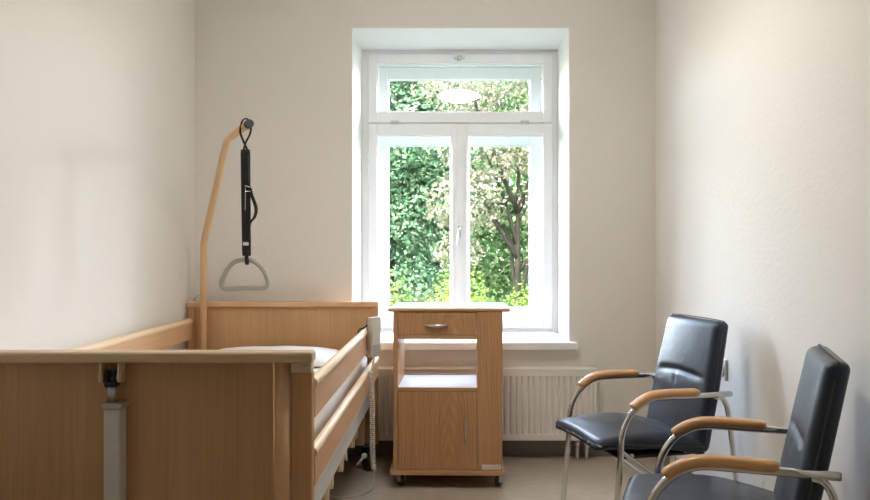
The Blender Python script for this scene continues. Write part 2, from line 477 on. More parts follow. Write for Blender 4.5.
tube(bm, [(0.591, 4.975, 2.12), (0.60, 5.06, 2.06)], 0.004, 8)
build('hopper_stay', bm, M['dark_metal'], W, True)
bm = bmesh.new()
cyl(bm, (-0.470, 4.95, 2.26), (-0.470, 5.0, 2.26), 0.007, 12); tube(bm, [(-0.470, 4.975, 2.26), (-0.472, 5.06, 2.10)], 0.003, 8)
build('hopper_stay', bm, M['alu'], W, True)

# ------------------------------------------------------------------ radiator
R = thing('radiator', (0.06, 4.27, 0.0), 'white ribbed panel radiator on the wall below the window sill', 'radiator')
RX0, RX1, RZ0, RZ1, RYF = -0.68, 0.80, 0.112, 0.504, 4.24
bm = bmesh.new()
# ribbed front sheet as a profile extruded in z with closed ends
n = 44; pitch = (RX1 - RX0 - 0.03) / n; prof = [(RX0, RYF + 0.012)]
for i in range(n):
    x = RX0 + 0.015 + i * pitch
    prof += [(x + pitch * .06, RYF + 0.012), (x + pitch * .30, RYF), (x + pitch * .76, RYF), (x + pitch * .99, RYF + 0.012)]
prof.append((RX1, RYF + 0.012))
def sheet(prof, z0, z1, yb):
    fr = [[bm.verts.new((x, y, z)) for x, y in prof] for z in (z0, z1)]
    bk = [[bm.verts.new((x, yb, z)) for x, y in prof] for z in (z0, z1)]
    for i in range(len(prof) - 1):
        bm.faces.new((fr[0][i], fr[0][i + 1], fr[1][i + 1], fr[1][i])); bm.faces.new((bk[0][i + 1], bk[0][i], bk[1][i], bk[1][i + 1]))
        bm.faces.new((fr[1][i], fr[1][i + 1], bk[1][i + 1], bk[1][i])); bm.faces.new((fr[0][i + 1], fr[0][i], bk[0][i], bk[0][i + 1]))
    for e in (0, -1): bm.faces.new((fr[0][e], fr[1][e], bk[1][e], bk[0][e]))
sheet(prof, RZ0 + 0.035, RZ1 - 0.042, RYF + 0.02)
box(bm, RX0, RX1, RYF + 0.001, RYF + 0.02, RZ1 - 0.044, RZ1 - 0.012, bev=0.004)
box(bm, RX0, RX1, RYF + 0.001, RYF + 0.02, RZ0, RZ0 + 0.037, bev=0.005)
for k in range(n):   # little rounded shoulders where each rib ends
    x = RX0 + 0.015 + (k + 0.53) * pitch
    box(bm, x - pitch * .23, x + pitch * .23, RYF - 0.0005, RYF + 0.01, RZ0 + 0.028, RZ0 + 0.042, bev=0.003)
    box(bm, x - pitch * .23, x + pitch * .23, RYF - 0.0005, RYF + 0.01, RZ1 - 0.05, RZ1 - 0.038, bev=0.003)
build('front_panel', bm, M['radiator'], R, True)
B('back_panel', M['radiator'], R, (RX0, RX1, RYF + 0.072, RYF + 0.085, RZ0, RZ1 - 0.012), bev=0.003)
bm = bmesh.new()
box(bm, RX0 - 0.002, RX1 + 0.002, RYF - 0.001, RYF + 0.088, RZ1 - 0.012, RZ1, bev=0.003)
build('top_grille', bm, M['radiator'], R, True)
for x in (RX0, RX1 - 0.004):
    B('side_cover', M['radiator'], R, (x, x + 0.004, RYF + 0.02, RYF + 0.073, RZ0 + 0.01, RZ1 - 0.012), bev=0.001)
for x in (-0.5, 0.60):
    B('wall_bracket', M['radiator'], R, (x - .02, x + .02, RYF + 0.0852, YB - 0.0005, RZ0 + 0.05, RZ1 - 0.05), bev=0.002)
bm = bmesh.new()
for x in (0.70, 0.75):
    cyl(bm, (x, 4.285, RZ0 + 0.004), (x, 4.285, 0.002), 0.009, 12); cyl(bm, (x, 4.285, 0.075), (x, 4.285, RZ0 + 0.003), 0.014, 12)
cyl(bm, (0.752, 4.29, 0.09), (0.752, 4.235, 0.09), 0.012, 12)
build('valve_pipes', bm, M['alu'], R, True)

# ------------------------------------------------------------------ bedside cabinet on casters
C = thing('bedside_cabinet', (-0.006, 3.754, 0.0), 'oak bedside cabinet on casters with drawer, open shelf and door, in front of the window', 'cabinet', rz=-math.radians(1.47))
CW0, CW1 = -0.268, 0.2586     # body
CD = 0.40
def CB(name, mat, parent, *boxes, bev=0.002): return B(name, mat, parent, *boxes, bev=bev, world=False)
bm = bmesh.new(); box(bm, -0.294, 0.296, 0.0, 0.43, 0.8525, 0.8685, bev=0.007, seg=3)
t_ = build('top', bm, M['oak_x'], C)
CB('top_surface', M['laminate'], t_, (-0.284, 0.286, 0.008, 0.42, 0.8683, 0.8697), bev=0.0005)
bx = 0.005
CB('side_panel', M['oak'], C, (CW0, CW0 + 0.022, bx, CD, 0.0885, 0.8523))
CB('side_panel', M['oak'], C, (0.2366, CW1, bx + 0.02, CD, 0.0885, 0.8523))
col_ = CB('column_panel', M['oak'], C, (0.1366, CW1, bx, bx + 0.0195, 0.0885, 0.8523))
CB('divider_panel', M['oak'], C, (0.1366, 0.155, bx + 0.0197, CD, 0.0885, 0.8523))
st = CB('sticker', M['paper'], col_, (0.160, 0.252, bx - 0.0008, bx - 0.0002, 0.092, 0.1175), bev=0)
CB('print', M['ink'], st, (0.166, 0.238, bx - 0.0011, bx - 0.0009, 0.100, 0.1015), (0.236, 0.247, bx - 0.0011, bx - 0.0009, 0.108, 0.114), bev=0)
# base board
bm = bmesh.new(); box(bm, -0.285, 0.268, -0.008, 0.425, 0.066, 0.088, bev=0.004); build('base_board', bm, M['oak_x'], C)
# drawer
dr = CB('drawer', M['oak'], C, (CW0 + 0.0235, 0.1345, bx - 0.001, bx + 0.018, 0.741, 0.848), (CW0 + 0.035, 0.125, bx + 0.018, CD - 0.03, 0.748, 0.83))
CB('rail', M['oak_x'], C, (CW0 + 0.0222, 0.1364, bx + 0.001, bx + 0.02, 0.720, 0.7395))
def bow_handle(p0, p1, out, thick, wide):
    bm = bmesh.new(); p0, p1 = Vector(p0), Vector(p1); d = p1 - p0; pts = []; rad = []
    for i in range(17):
        t = i / 16; pts.append(p0 + d * t + Vector((0, -out * math.sin(PI * t) ** 0.8, 0))); rad.append(max(0.0025, thick * math.sin(PI * t) ** 0.7))
    tube(bm, pts, rad, 10); return bm
# crescent drawer pull: thicker in its middle and hanging down
bm = bmesh.new(); pts = []; rad = []
for i in range(21):
    t = i / 20; s = math.sin(PI * t)
    pts.append((-0.118 + 0.118 * t, bx - 0.002 - 0.016 * s ** .8, 0.790 - 0.005 * s)); rad.append(0.0015 + 0.0085 * s)
tube(bm, pts, rad, 12); build('handle', bm, M['steel'], dr)
# shelf and open bay
sh = CB('shelf', M['oak_x'], C, (CW0 + 0.0222, 0.1364, bx + 0.001, CD - 0.002, 0.469, 0.486))
CB('shelf_surface', M['laminate'], sh, (CW0 + 0.0225, 0.1361, bx + 0.004, CD - 0.016, 0.4862, 0.4872), bev=0.0003)
CB('back_lip', M['oak_x'], sh, (CW0 + 0.0223, 0.1363, CD - 0.015, CD - 0.002, 0.4862, 0.492))
CB('back_panel', M['oak'], C, (CW0 + 0.0222, 0.1364, CD - 0.012, CD - 0.002, 0.0885, 0.4688))
CB('drawer_back', M['oak'], C, (CW0 + 0.0222, 0.1364, CD - 0.012, CD - 0.002, 0.722, 0.852))
do = CB('door', M['oak'], C, (CW0 + 0.0235, 0.1345, bx - 0.001, bx + 0.017, 0.0905, 0.467))
build('handle', bow_handle((0.082, bx - 0.002, 0.222), (0.082, bx - 0.002, 0.356), 0.018, 0.0055, 0.01), M['steel'], do)
def caster(parent, x, y, r, ztop, w=0.02, mat_fork='caster_metal', steer=0.3, wheelmat='wheel', hub='grey_plastic'):
    ca = math.cos(steer); sa = math.sin(steer)
    bm = bmesh.new(); cyl(bm, (x, y, ztop - 0.006), (x, y, ztop), r * 0.75, 16)
    a = Matrix.Translation((x, y, 0)) @ Matrix.Rotation(steer, 4, 'Z')
    off = r * 0.35
    for s in (-1, 1):
        t = bmesh.new(); box(t, s * (w / 2 + 0.003) - 0.002, s * (w / 2 + 0.003) + 0.002, -r * .55, r * .75 + off * .3, r * .85, ztop - 0.004, bev=0.001); merge(bm, t, a)
    t = bmesh.new(); box(t, -w / 2 - .005, w / 2 + .005, -r * .6, r * .8, 2 * r + 0.001, max(ztop - 0.004, 2 * r + .004), bev=0.0015); merge(bm, t, a)
    f = build('caster', bm, M[mat_fork], parent)
    bm = bmesh.new(); t = bmesh.new()
    lathe(t, [(r * .3, -w / 2), (r * .82, -w / 2), (r * .97, -w * .32), (r, 0), (r * .97, w * .32), (r * .82, w / 2), (r * .3, w / 2)], (0, off, r), 'X', 28); merge(bm, t, a)
    build('wheel', bm, M[wheelmat], f)
    bm = bmesh.new(); t = bmesh.new(); cyl(t, (-w / 2 - .004, off, r), (w / 2 + .004, off, r), r * .42, 16); merge(bm, t, a)
    build('hub', bm, M[hub], f)
for x, y, s in ((-0.232, 0.045, 0.5), (0.238, 0.045, -0.45), (-0.232, 0.37, 0.5), (0.238, 0.37, 0.3)):
    caster(C, x, y, 0.030, 0.0658, 0.022, steer=s)

# ------------------------------------------------------------------ hospital bed
BX0, BX1 = -1.412, -0.3786
bed = thing('hospital_bed', (-0.895, 3.2, 0.0), 'beech hospital care bed with wooden side rails, against the left wall', 'bed')
FY = 2.14
fb = B('footboard', M['beech'], bed, (-1.33, -0.4986, 2.198, 2.222, 0.16, 0.839), bev=0.002)
bm = bmesh.new(); box(bm, BX0, BX1, FY, FY + 0.066, 0.8386, 0.8690, bev=0.008, seg=3); build('cap', bm, M['beech_x'], fb, True)
for x0, x1, px in ((-0.4470, -0.3868, -0.4696), (-1.404, -1.345, -1.32)):
    B('corner_board', M['corner'], fb, (x0, x1, 2.186, 2.226, 0.16, 0.806), bev=0.004)
    B('corner_bracket', M['cream'], fb, (x0 + .001, x1 - .001, 2.180, 2.224, 0.8065, 0.8380), bev=0.003)
    bm = bmesh.new(); cx_ = x1 - 0.018
    lathe(bm, [(0.001, -0.004), (0.006, -0.003), (0.0075, 0)], (cx_, 2.1798, 0.822), 'Y', 16); build('screw', bm, M['steel'], fb, True)
    bm = bmesh.new(); cyl(bm, (px, 2.190, 0.12), (px, 2.190, 0.8384), 0.0228, 24); build('post', bm, M['beech_post'], fb, True)
# lifting column in front of the footboard
lc = B('lifting_column', M['alu'], bed, (-0.954, -0.908, 2.145, 2.192, 0.03, 0.712), bev=0.004)
B('collar', M['grey_plastic'], lc, (-0.959, -0.903, 2.141, 2.196, 0.7122, 0.728), bev=0.003)
bm = bmesh.new(); cyl(bm, (-0.940, 2.168, 0.7285), (-0.940, 2.168, 0.775), 0.0115, 20); build('rod', bm, M['steel'], lc, True)
bm = bmesh.new()
box(bm, -0.957, -0.945, 2.155, 2.181, 0.775, 0.818, bev=0.004); box(bm, -0.934, -0.922, 2.155, 2.181, 0.775, 0.818, bev=0.004)
box(bm, -0.957, -0.922, 2.153, 2.183, 0.770, 0.786, bev=0.005); cyl(bm, (-0.966, 2.168, 0.803), (-0.914, 2.168, 0.803), 0.007, 14)
build('clevis', bm, M['dark_metal'], lc, True)
for x in (-0.969, -0.918):
    bm = bmesh.new(); box(bm, x, x + 0.007, 2.150, 2.19, 0.785, 0.838, bev=0.002); cyl(bm, (x - .003, 2.168, 0.797), (x + 0.010, 2.168, 0.797), 0.015, 16)
    build('bracket_plate', bm, M['cream'], lc, True)
B('base_bar', M['cream'], lc, (-1.30, -0.5, 2.1925, 2.232, 0.05, 0.11), bev=0.004)
# headboard
hb = B('headboard', M['beech'], bed, (-1.400, -0.392, 4.205, 4.229, 0.10, 0.842), bev=0.002)
bm = bmesh.new(); box(bm, -1.414, -0.384, 4.186, 4.234, 0.8422, 0.8715, bev=0.007, seg=3); build('cap', bm, M['beech_y'], hb, True)
for x in (-1.412, -0.4235):
    B('corner_board', M['corner'], hb, (x, x + 0.036, 4.196, 4.232, 0.10, 0.842), bev=0.003)
bm = bmesh.new(); lathe(bm, [(0.001, -0.003), (0.005, -0.002), (0.006, 0)], (-0.903, 4.2048, 0.825), 'Y', 12); build('screw', bm, M['steel'], hb, True)
# side rails
def rail(x, name, outer):
    s = 1 if outer else -1
    r = None
    for zt, zb, rt in ((0.769, 0.669, 0.0165), (0.569, 0.474, 0.0155)):
        bd = B(name, M['beech_y'], bed, (x - 0.010, x + 0.010, 2.228, 4.194, zb, zt - 0.009), bev=0.004)
        bm = bmesh.new(); tube(bm, [(x, 2.228, zt), (x, 2.24, zt), (x, 4.18, zt), (x, 4.194, zt)], rt, 16); build('grip_edge', bm, M['beech_tube'], bd, True)
rail(-0.395, 'side_rail', True); rail(-1.396, 'side_rail', False)
# lying-surface frame and lift
fr = B('bed_frame', M['frame_grey'], bed, (-0.436, -0.410, 2.235, 4.19, 0.352, 0.43), (-1.37, -1.344, 2.235, 4.19, 0.352, 0.43), (-1.344, -0.436, 2.235, 2.275, 0.36, 0.42), (-1.344, -0.436, 4.15, 4.19, 0.36, 0.42), bev=0.004)
B('deck', M['frame_grey'], fr, *[(-1.343, -0.437, 2.29 + k * 0.155, 2.29 + k * 0.155 + 0.12, 0.415, 0.4295) for k in range(12)], bev=0.003)
bm = bmesh.new()
box(bm, -0.50, -0.462, 2.30, 4.10, 0.285, 0.345, bev=0.004); box(bm, -1.32, -1.28, 2.30, 4.10, 0.285, 0.345, bev=0.004)
for k in range(4): box(bm, -1.28, -0.50, 2.5 + k * .45, 2.54 + k * .45, 0.29, 0.335, bev=0.003)
build('underframe', bm, M['cream'], fr, True)
for y, z in ((2.42, .24), (2.86, .245), (3.24, 0.25), (3.62, .25)):
    bm = bmesh.new()
    t = bmesh.new(); box(t, -0.459, -0.441, -0.11, 0.11, -0.02, 0.02, bev=0.005); merge(bm, t, Matrix.Translation((0, y, z + 0.045)) @ Matrix.Rotation(0.18, 4, 'X'))
    cyl(bm, (-0.462, y - 0.05, z + 0.022), (-0.438, y - 0.05, z + 0.022), 0.028, 16); cyl(bm, (-0.462, y + 0.06, z + 0.035), (-0.438, y + 0.06, z + 0.035), 0.024, 16)
    build('lift_bracket', bm, M['cream'], fr, True)
bm = bmesh.new(); tube(bm, [(-0.43, 3.07, 0.37), (-0.412, 3.07, 0.345), (-0.405, 3.06, 0.325)], 0.004, 10); build('rail_pin', bm, M['frame_grey'], fr, True)
base = bed.location
def bcaster(x, y, s): caster(bed, x - base.x, y - base.y, 0.050, 0.135, 0.03, mat_fork='black', steer=s, wheelmat='black', hub='dark_metal')
bcaster(-0.425, 4.06, 0.5); bcaster(-1.31, 4.08, 0.2); bcaster(-0.47, 2.34, 0.3); bcaster(-1.31, 2.34, -0.4)
for y in (2.34, 4.065):
    B('leg', M['cream'], bed, (-0.49, -0.445, y - 0.025, y + 0.025, 0.136, 0.36), (-1.335, -1.29, y - 0.025, y + 0.025, 0.136, 0.36), (-1.29, -0.49, y - 0.02, y + 0.02, 0.16, 0.20), bev=0.004)
bm = bmesh.new()
lathe(bm, [(0.004, -0.012), (0.013, -0.010), (0.015, 0), (0.013, 0.010), (0.004, 0.012)], (-0.432, 3.93, 0.112), 'Y', 16)
tube(bm, [(-0.432, 3.925, 0.112), (-0.445, 3.915, 0.097), (-0.468, 3.905, 0.074)], [0.008, 0.0065, 0.006], 10)
build('brake_pedal', bm, M['frame_grey'], bed, True)
# patient lifting pole
bm = bmesh.new()
PB, P1, P2, PE = Vector((-1.311, 4.15, 0.37)), Vector((-1.311, 4.15, 1.187)), Vector((-1.083, 3.789, 1.686)), Vector((-0.905, 3.508, 1.7165))
tube(bm, fillet([PB, P1, P2, PE], [0.035, 0.05]), 0.0175, 18)
pole = build('lifting_pole', bm, M['beech_post'], bed, True)
dv = (PE - P2).normalized()
bm = bmesh.new(); cyl(bm, PE - dv * 0.012, PE + dv * 0.014, 0.0195, 20); build('end_cap', bm, M['black'], pole, True)

# mattress and pillow
def mdef(p):
    w = noise.noise(p * 5.0) * 0.006 if p.z > 0.55 else 0
    return Vector((p.x, p.y, p.z + w))
bm = bmesh.new(); rbox(bm, (-1.366, 2.30, 0.431), (-0.436, 4.15, 0.600), 0.03, (30, 60, 8), mdef)
tag(build('mattress', bm, M['linen']), 'white sheeted mattress lying on the bed between the side rails', 'mattress')
bm = bmesh.new()
def pdef(p):
    u, v = (p.x + 0.885) / 0.335, (p.y - 3.86) / 0.235
    k = max(0.0, (1 - abs(u) ** 3.2)) ** 0.42 * max(0.0, (1 - abs(v) ** 3)) ** 0.5
    h = p.z - 0.607
    z = 0.607 + h * (0.06 + k) + noise.noise(p * 9) * 0.004 * k
    return Vector((p.x, p.y, z))
rbox(bm, (-1.22, 3.625, 0.607), (-0.55, 4.095, 0.660), 0.018, (40, 30, 6), pdef)
tag(build('pillow', bm, M['linen']), 'white pillow lying on the mattress at the headboard', 'pillow')

# ------------------------------------------------------------------ trapeze grip hanging from the pole
HP = Vector((-0.921, 3.535, 1.714))      # point on the pole
G = thing('trapeze_grip', (-0.921, 3.52, 0.96), 'grey triangular trapeze handle hanging on a black strap from the lifting pole', 'trapeze handle')
S = 221.6; Yg = 3.52
def gp(px, py, y=Yg): return Vector(((px - 450) * y / 780, y, 1.15 - (py - 250) * y / 780))
bm = bmesh.new()
lp = [(243.6, 150), (245.5, 143), (250, 134), (250.7, 127), (247.5, 119.3), (243, 120), (240.6, 127), (240.4, 133), (243.5, 141.5), (247.4, 150)]
ys = [-.004, -.004, -.012, -.012, 0.0, .03, .035, .03, .008, .004]
pts = [gp(a, b, Yg + d) for (a, b), d in zip(lp, ys)]
ribbon(bm, spline(pts, 6), 0.015, 0.006, (0.5, -0.86, 0.0))
build('strap_loop', bm, M['webbing'], G, True)
bm = bmesh.new()
c0, c1 = gp(245.4, 149.5), gp(246.6, 256)
def sdef(p):
    t = (p.z + 0.5)
    return Vector((c0.x + (c1.x - c0.x) * (1 - t) + p.x * (0.92 + 0.08 * t), Yg + p.y, c1.z + (c0.z - c1.z) * t))
rbox(bm, (-0.0215, -0.008, -0.5), (0.0215, 0.008, 0.5), 0.006, (6, 4, 30), sdef)
build('padded_strap', bm, M['webbing'], G, True)
bm = bmesh.new()
ribbon(bm, spline([gp(247, 156, Yg - .011), gp(247.6, 180, Yg - .011), gp(250.3, 190, Yg - .016), gp(252, 196, Yg - .02), gp(256, 208, Yg - .03), gp(254.5, 217, Yg - .024), gp(249.5, 224, Yg - .012), gp(247.5, 240, Yg - .011)], 6), 0.020, 0.006, (0.7, -0.7, 0.1))
ribbon(bm, [gp(248.3, 186, Yg - .0105), gp(248.6, 225, Yg - .0105)], 0.016, 0.003, (1, 0.05, 0))
build('adjusting_strap', bm, M['webbing'], G, True)
bm = bmesh.new()
for (a, b, c, d) in ((245.3, 185.5, 253, 191), ):
    q = [gp(a, b, Yg - .02), gp(c, b + 3, Yg - .02), gp(c + 1, d, Yg - .02), gp(a, d + 0.5, Yg - .02)]
    tube(bm, q, 0.0022, 8, closed=True)
tube(bm, [gp(245.6, 186, Yg - .016), gp(245.2, 210, Yg - .013)], 0.0018, 8)
build('buckle', bm, M['chrome'], G, True)
bm = bmesh.new(); box(bm, gp(243.5, 0).x, gp(249.3, 0).x, Yg - .012, Yg + .010, gp(0, 245.5).z, gp(0, 242).z, bev=0.002); build('buckle', bm, M['chrome'], G, True)
bm = bmesh.new()
ribbon(bm, spline([gp(246.5, 250, Yg - .009), gp(246.5, 257, Yg - .014), gp(247, 262, Yg - .012), gp(247, 264.5, Yg), gp(247, 262, Yg + .012), gp(246.5, 256, Yg + .010)], 5), 0.018, 0.003, (1, 0, 0))
build('handle_loop', bm, M['webbing'], G, True)
bm = bmesh.new()
hp = [(245, 260), (239, 260.3), (233, 263), (227, 270), (222.3, 280), (222, 286), (225.5, 288.8), (235, 288.5), (247, 288.2), (258, 288.2), (264.5, 287.8), (267.6, 285), (267.3, 279.5), (264.3, 271.5), (258, 264.3), (251.5, 260.6)]
sp = spline([gp(a, b) for a, b in hp], 5, closed=True)
tube(bm, sp, 0.0085, 12, closed=True, ry=0.011, up=(0, 1, 0))
build('handle', bm, M['grip'], G, True)

# ------------------------------------------------------------------ hand control and its coiled cord on the rail
HC = thing('hand_control', (-0.352, 3.60, 0.66), 'grey bed hand control hung on the right side rail with a coiled cord', 'remote control')
bm = bmesh.new(); t = bmesh.new(); box(t, -0.015, 0.015, -0.034, 0.034, -0.092, 0.092, bev=0.007, seg=3)
HM = Matrix.Translation((-0.351, 3.60, 0.749)) @ Matrix.Rotation(-0.62, 4, 'Z')
merge(bm, t, HM); bd = build('body', bm, M['grey_plastic'], HC, True)
bm = bmesh.new(); t = bmesh.new(); box(t, 0.0150, 0.0166, -0.027, 0.027, -0.035, 0.083, bev=0.0005)
merge(bm, t, HM); build('keypad', bm, M['frame_grey'], bd, True)
bm = bmesh.new(); t = bmesh.new(); box(t, -0.0172, -0.0151, -0.034, 0.030, -0.06, 0.09, bev=0.0005)
merge(bm, t, HM); build('back_plate', bm, M['grey_dark'], bd, True)
bm = bmesh.new(); tube(bm, spline([(-0.372, 3.585, 0.80), (-0.38, 3.58, 0.805), (-0.395, 3.575, 0.7925), (-0.416, 3.57, 0.785), (-0.420, 3.57, 0.765)], 6), 0.004, 8); build('hook', bm, M['black'], HC, True)
bm = bmesh.new(); pts = []
tx, ty = -0.362, 3.57; turns, z0, z1 = 46, 0.148, 0.598
for i in range(turns * 10 + 1):
    a = 2 * PI * i / 10; t = i / (turns * 10)
    cx = tx + 0.016 * t * t + 0.004 * math.sin(t * 5); pts.append((cx + 0.0098 * math.cos(a), ty + 0.0098 * math.sin(a), z1 + (z0 - z1) * t))
tube(bm, pts, 0.0036, 6); build('coiled_cord', bm, M['cord'], HC, True)
bm = bmesh.new()
tube(bm, spline([(-0.346, 3.58, 0.66), (-0.352, 3.572, 0.63), (-0.358, 3.57, 0.60), (-0.354, 3.57, 0.585)], 6), 0.0045, 8)
build('handset_lead', bm, M['cord'], HC, True)
bm = bmesh.new()
tube(bm, spline([(-0.345, 3.57, 0.150), (-0.349, 3.57, 0.12), (-0.352, 3.565, 0.06), (-0.374, 3.60, 0.038), (-0.418, 3.62, 0.012), (-0.487, 3.62, 0.004), (-0.56, 3.63, 0.004), (-0.70, 3.66, 0.004), (-0.90, 3.6, 0.004)], 8), 0.0032, 8)
build('floor_lead', bm, M['cord'], HC, True)

# mains cord looped over the headboard corner
bm = bmesh.new()
tube(bm, spline([(-1.412, 4.262, 0.30), (-1.412, 4.262, 0.60), (-1.413, 4.262, 0.80), (-1.405, 4.264, 0.865), (-1.39, 4.264, 0.89), (-1.37, 4.262, 0.882), (-1.36, 4.262, 0.84), (-1.362, 4.262, 0.50), (-1.365, 4.265, 0.004)], 8), 0.0042, 8)
tube(bm, spline([(-1.405, 4.275, 0.20), (-1.406, 4.275, 0.70), (-1.398, 4.275, 0.875), (-1.375, 4.275, 0.905), (-1.345, 4.274, 0.897), (-1.335, 4.272, 0.84), (-1.335, 4.275, 0.004)], 8), 0.0042, 8)
tag(build('power_cord', bm, M['cord']), 'pale grey cord looped behind the left corner of the headboard', 'cord')

# ------------------------------------------------------------------ armchairs  (local +X = forward, +Y = lateral)
def make_chair(label):
    ch = thing('armchair', (0, 0, 0), label, 'armchair', group='black leather armchairs by the right wall')
    w = 0.235
    # --- seat
    def seat_rise(f):
        return 0.024 - 0.018 * max(0, (f - 0.5) / 0.5) ** 2 if f > 0.5 else 0.024 - 0.042 * ((0.5 - f) / 0.5) ** 1.6 if f > 0 else -0.018
    def seatdef(p):
        x, y, z = p
        f = (x + 0.18) / 0.443                        # 0 back .. 1 front
        dz = seat_rise(f)
        top = (z - 0.385) / 0.065
        if top > 0.5:
            dz += 0.010 * math.cos(y / 0.207 * PI / 2) - 0.004
            dz -= 0.007 * math.exp(-((f - 0.30) / 0.03) ** 2) * (1 if abs(y) < 0.19 else 0)
            dz += noise.noise(Vector((x * 6, y * 6, 1))) * 0.004
        else:
            dz += 0.026 * max(0, (f - 0.6) / 0.4)
        return Vector((x, y * (1 - 0.02 * f), z + dz))
    bm = bmesh.new(); rbox(bm, (-0.18, -0.207, 0.388), (0.268, 0.207, 0.452), 0.022, (44, 36, 8), seatdef)
    seat = build('seat', bm, M['leather'], ch)
    bm = bmesh.new(); e = []
    for (x, y) in [(-0.17, -0.2055), (0.20, -0.2025), (0.245, -0.199), (0.2585, -0.185), (0.2610, 0), (0.2585, 0.185), (0.245, 0.199), (0.20, 0.2025), (-0.17, 0.2055)]:
        f = (x + 0.18) / 0.443
        e.append((x, y, 0.427 + seat_rise(f)))
    tube(bm, spline(e, 6), 0.0026, 6); build('piping', bm, M['piping'], seat)
    bm = bmesh.new(); rbox(bm, (-0.16, -0.185, 0.379), (0.17, 0.185, 0.393), 0.006, (4, 4, 2)); build('seat_base', bm, M['underside'], ch)
    # --- backrest: local u thickness, y lateral, z up; sheared backwards
    def axis(z):      # front-face forward position at height z
        t = z - 0.40
        return -0.137 - 0.21 * t
    def backdef(p):
        u, y, z = p
        x = axis(z) + u
        k = (u + 0.062) / 0.062                          # 1 front, 0 rear
        wv = 1 - 0.10 * max(0, (z - 0.60) / 0.28) if z > 0.6 else 1 - 0.02 * (0.6 - z)
        if k > 0.5:
            x -= 0.011 * math.exp(-((z - 0.665 - 0.004 * math.cos(y / 0.2 * PI)) / 0.010) ** 2) * min(1, max(0, (0.175 - abs(y)) / 0.06))
            x -= 0.005 * math.exp(-((y + 0.03 + 0.3 * (z - 0.64)) / 0.010) ** 2) * math.exp(-((z - 0.635) / 0.028) ** 2)
            x += 0.010 * math.cos(y / 0.21 * PI / 2) * (1 if z > 0.66 else 0.7)
            x -= 0.012 * (abs(y) / 0.2) ** 3 * 0
        return Vector((x, y * wv, z))
    bm = bmesh.new(); rbox(bm, (-0.062, -0.207, 0.385), (0.0, 0.207, 0.876), 0.024, (8, 44, 60), backdef)
    back = build('backrest', bm, M['leather'], ch)
    bm = bmesh.new(); e = []
    for (y, z) in [(-0.2075, 0.42), (-0.207, 0.60), (-0.199, 0.70), (-0.188, 0.83), (-0.178, 0.866), (-0.16, 0.8795), (0.16, 0.8795), (0.178, 0.866), (0.188, 0.83), (0.199, 0.70), (0.207, 0.60), (0.2075, 0.42)]:
        e.append((axis(z) - 0.029, y, z))
    tube(bm, spline(e, 6), 0.0026, 6); build('piping', bm, M['piping'], back)
    # --- chrome frame
    for s in (-1, 1):
        y = s * w
        arc = [(0.223, y, 0.006), (0.187, y, 0.40)]
        cx, cz, rx, rz = 0.030, 0.440, 0.156, 0.172
        for i in range(15):
            a = i / 14 * PI / 2; arc.append((cx + rx * math.cos(a), y, cz + rz * math.sin(a)))
        arc += [(-0.05, y, 0.6125), (-0.15, y, 0.612), (-0.262, y, 0.612)]
        bm = bmesh.new(); tube(bm, arc, 0.0112, 14); fl = build('front_leg', bm, M['chrome'], ch)
        bm = bmesh.new(); cyl(bm, (-0.2622, y, 0.612), (-0.264, y, 0.612), 0.0095, 14); build('end_plug', bm, M['black'], fl)
        bm = bmesh.new(); cyl(bm, (0.2236, y, 0.0), (0.2230, y, 0.014), 0.0135, 14); build('foot_glide', bm, M['black'], fl)
        bm = bmesh.new()
        tube(bm, spline([(-0.200, y, 0.603), (-0.222, y, 0.598), (-0.240, y, 0.578), (-0.252, y, 0.54), (-0.265, y, 0.45), (-0.290, y, 0.25), (-0.316, y, 0.006)], 7), 0.0095, 12)
        rl = build('rear_leg', bm, M['chrome'], ch)
        bm = bmesh.new(); cyl(bm, (-0.3165, y, 0.0), (-0.3160, y, 0.014), 0.012, 14); build('foot_glide', bm, M['black'], rl)
        yi_ = s * (w - 0.018)
        bm = bmesh.new(); tube(bm, [(0.186, s * (w - .004), 0.425), (0.165, yi_, 0.412), (-0.26, yi_, 0.105), (-0.302, s * (w - .004), 0.08)], 0.0085, 12); build('side_brace', bm, M['chrome'], ch)
        # armrest pad following the tube
        bm = bmesh.new(); pts = []; n = 22; rings = []
        path = [(-0.128, 0.6235), (-0.08, 0.6245), (0.0, 0.6255)]
        for i in range(12):
            a = PI / 2 - 0.12 - i / 11 * 0.60; path.append((cx + (rx + .010) * math.cos(a), cz + (rz + .012) * math.sin(a)))
        sp_ = spline([(a, y, b) for a, b in path], 3); m = len(sp_)
        for i, p in enumerate(sp_):
            d = (sp_[min(i + 1, m - 1)] - sp_[max(i - 1, 0)]).normalized(); nrm = Vector((-d.z, 0, d.x))
            if nrm.z < 0: nrm = -nrm
            t = i / (m - 1); e = min(1.0, min(t, 1 - t) / 0.035) ; e = 0.62 + 0.38 * math.sqrt(max(0, 1 - (1 - e) ** 2))
            hw, hh = 0.0205 * e, 0.0150 * e
            ring_ = []
            for j in range(16):
                a = 2 * PI * j / 16; ca, sa = math.cos(a), math.sin(a)
                q = p + Vector((0, 1, 0)) * hw * math.copysign(abs(ca) ** 0.75, ca) + nrm * (hh * math.copysign(abs(sa) ** 0.75, sa))
                ring_.append(bm.verts.new(q))
            rings.append(ring_)
        for A, Bq in zip(rings, rings[1:]):
            for j in range(16):
                f = bm.faces.new((A[j], A[(j + 1) % 16], Bq[(j + 1) % 16], Bq[j])); f.smooth = True
        bm.faces.new(rings[0]); bm.faces.new(rings[-1])
        build('armrest', bm, M['pad_wood'], ch)
    bm = bmesh.new(); tube(bm, [(0.12, -w + 0.045, 0.392), (0.12, w - 0.045, 0.392)], 0.009, 10); tube(bm, [(-0.1, -w + 0.045, 0.400), (-0.1, w - 0.045, 0.400)], 0.009, 10)
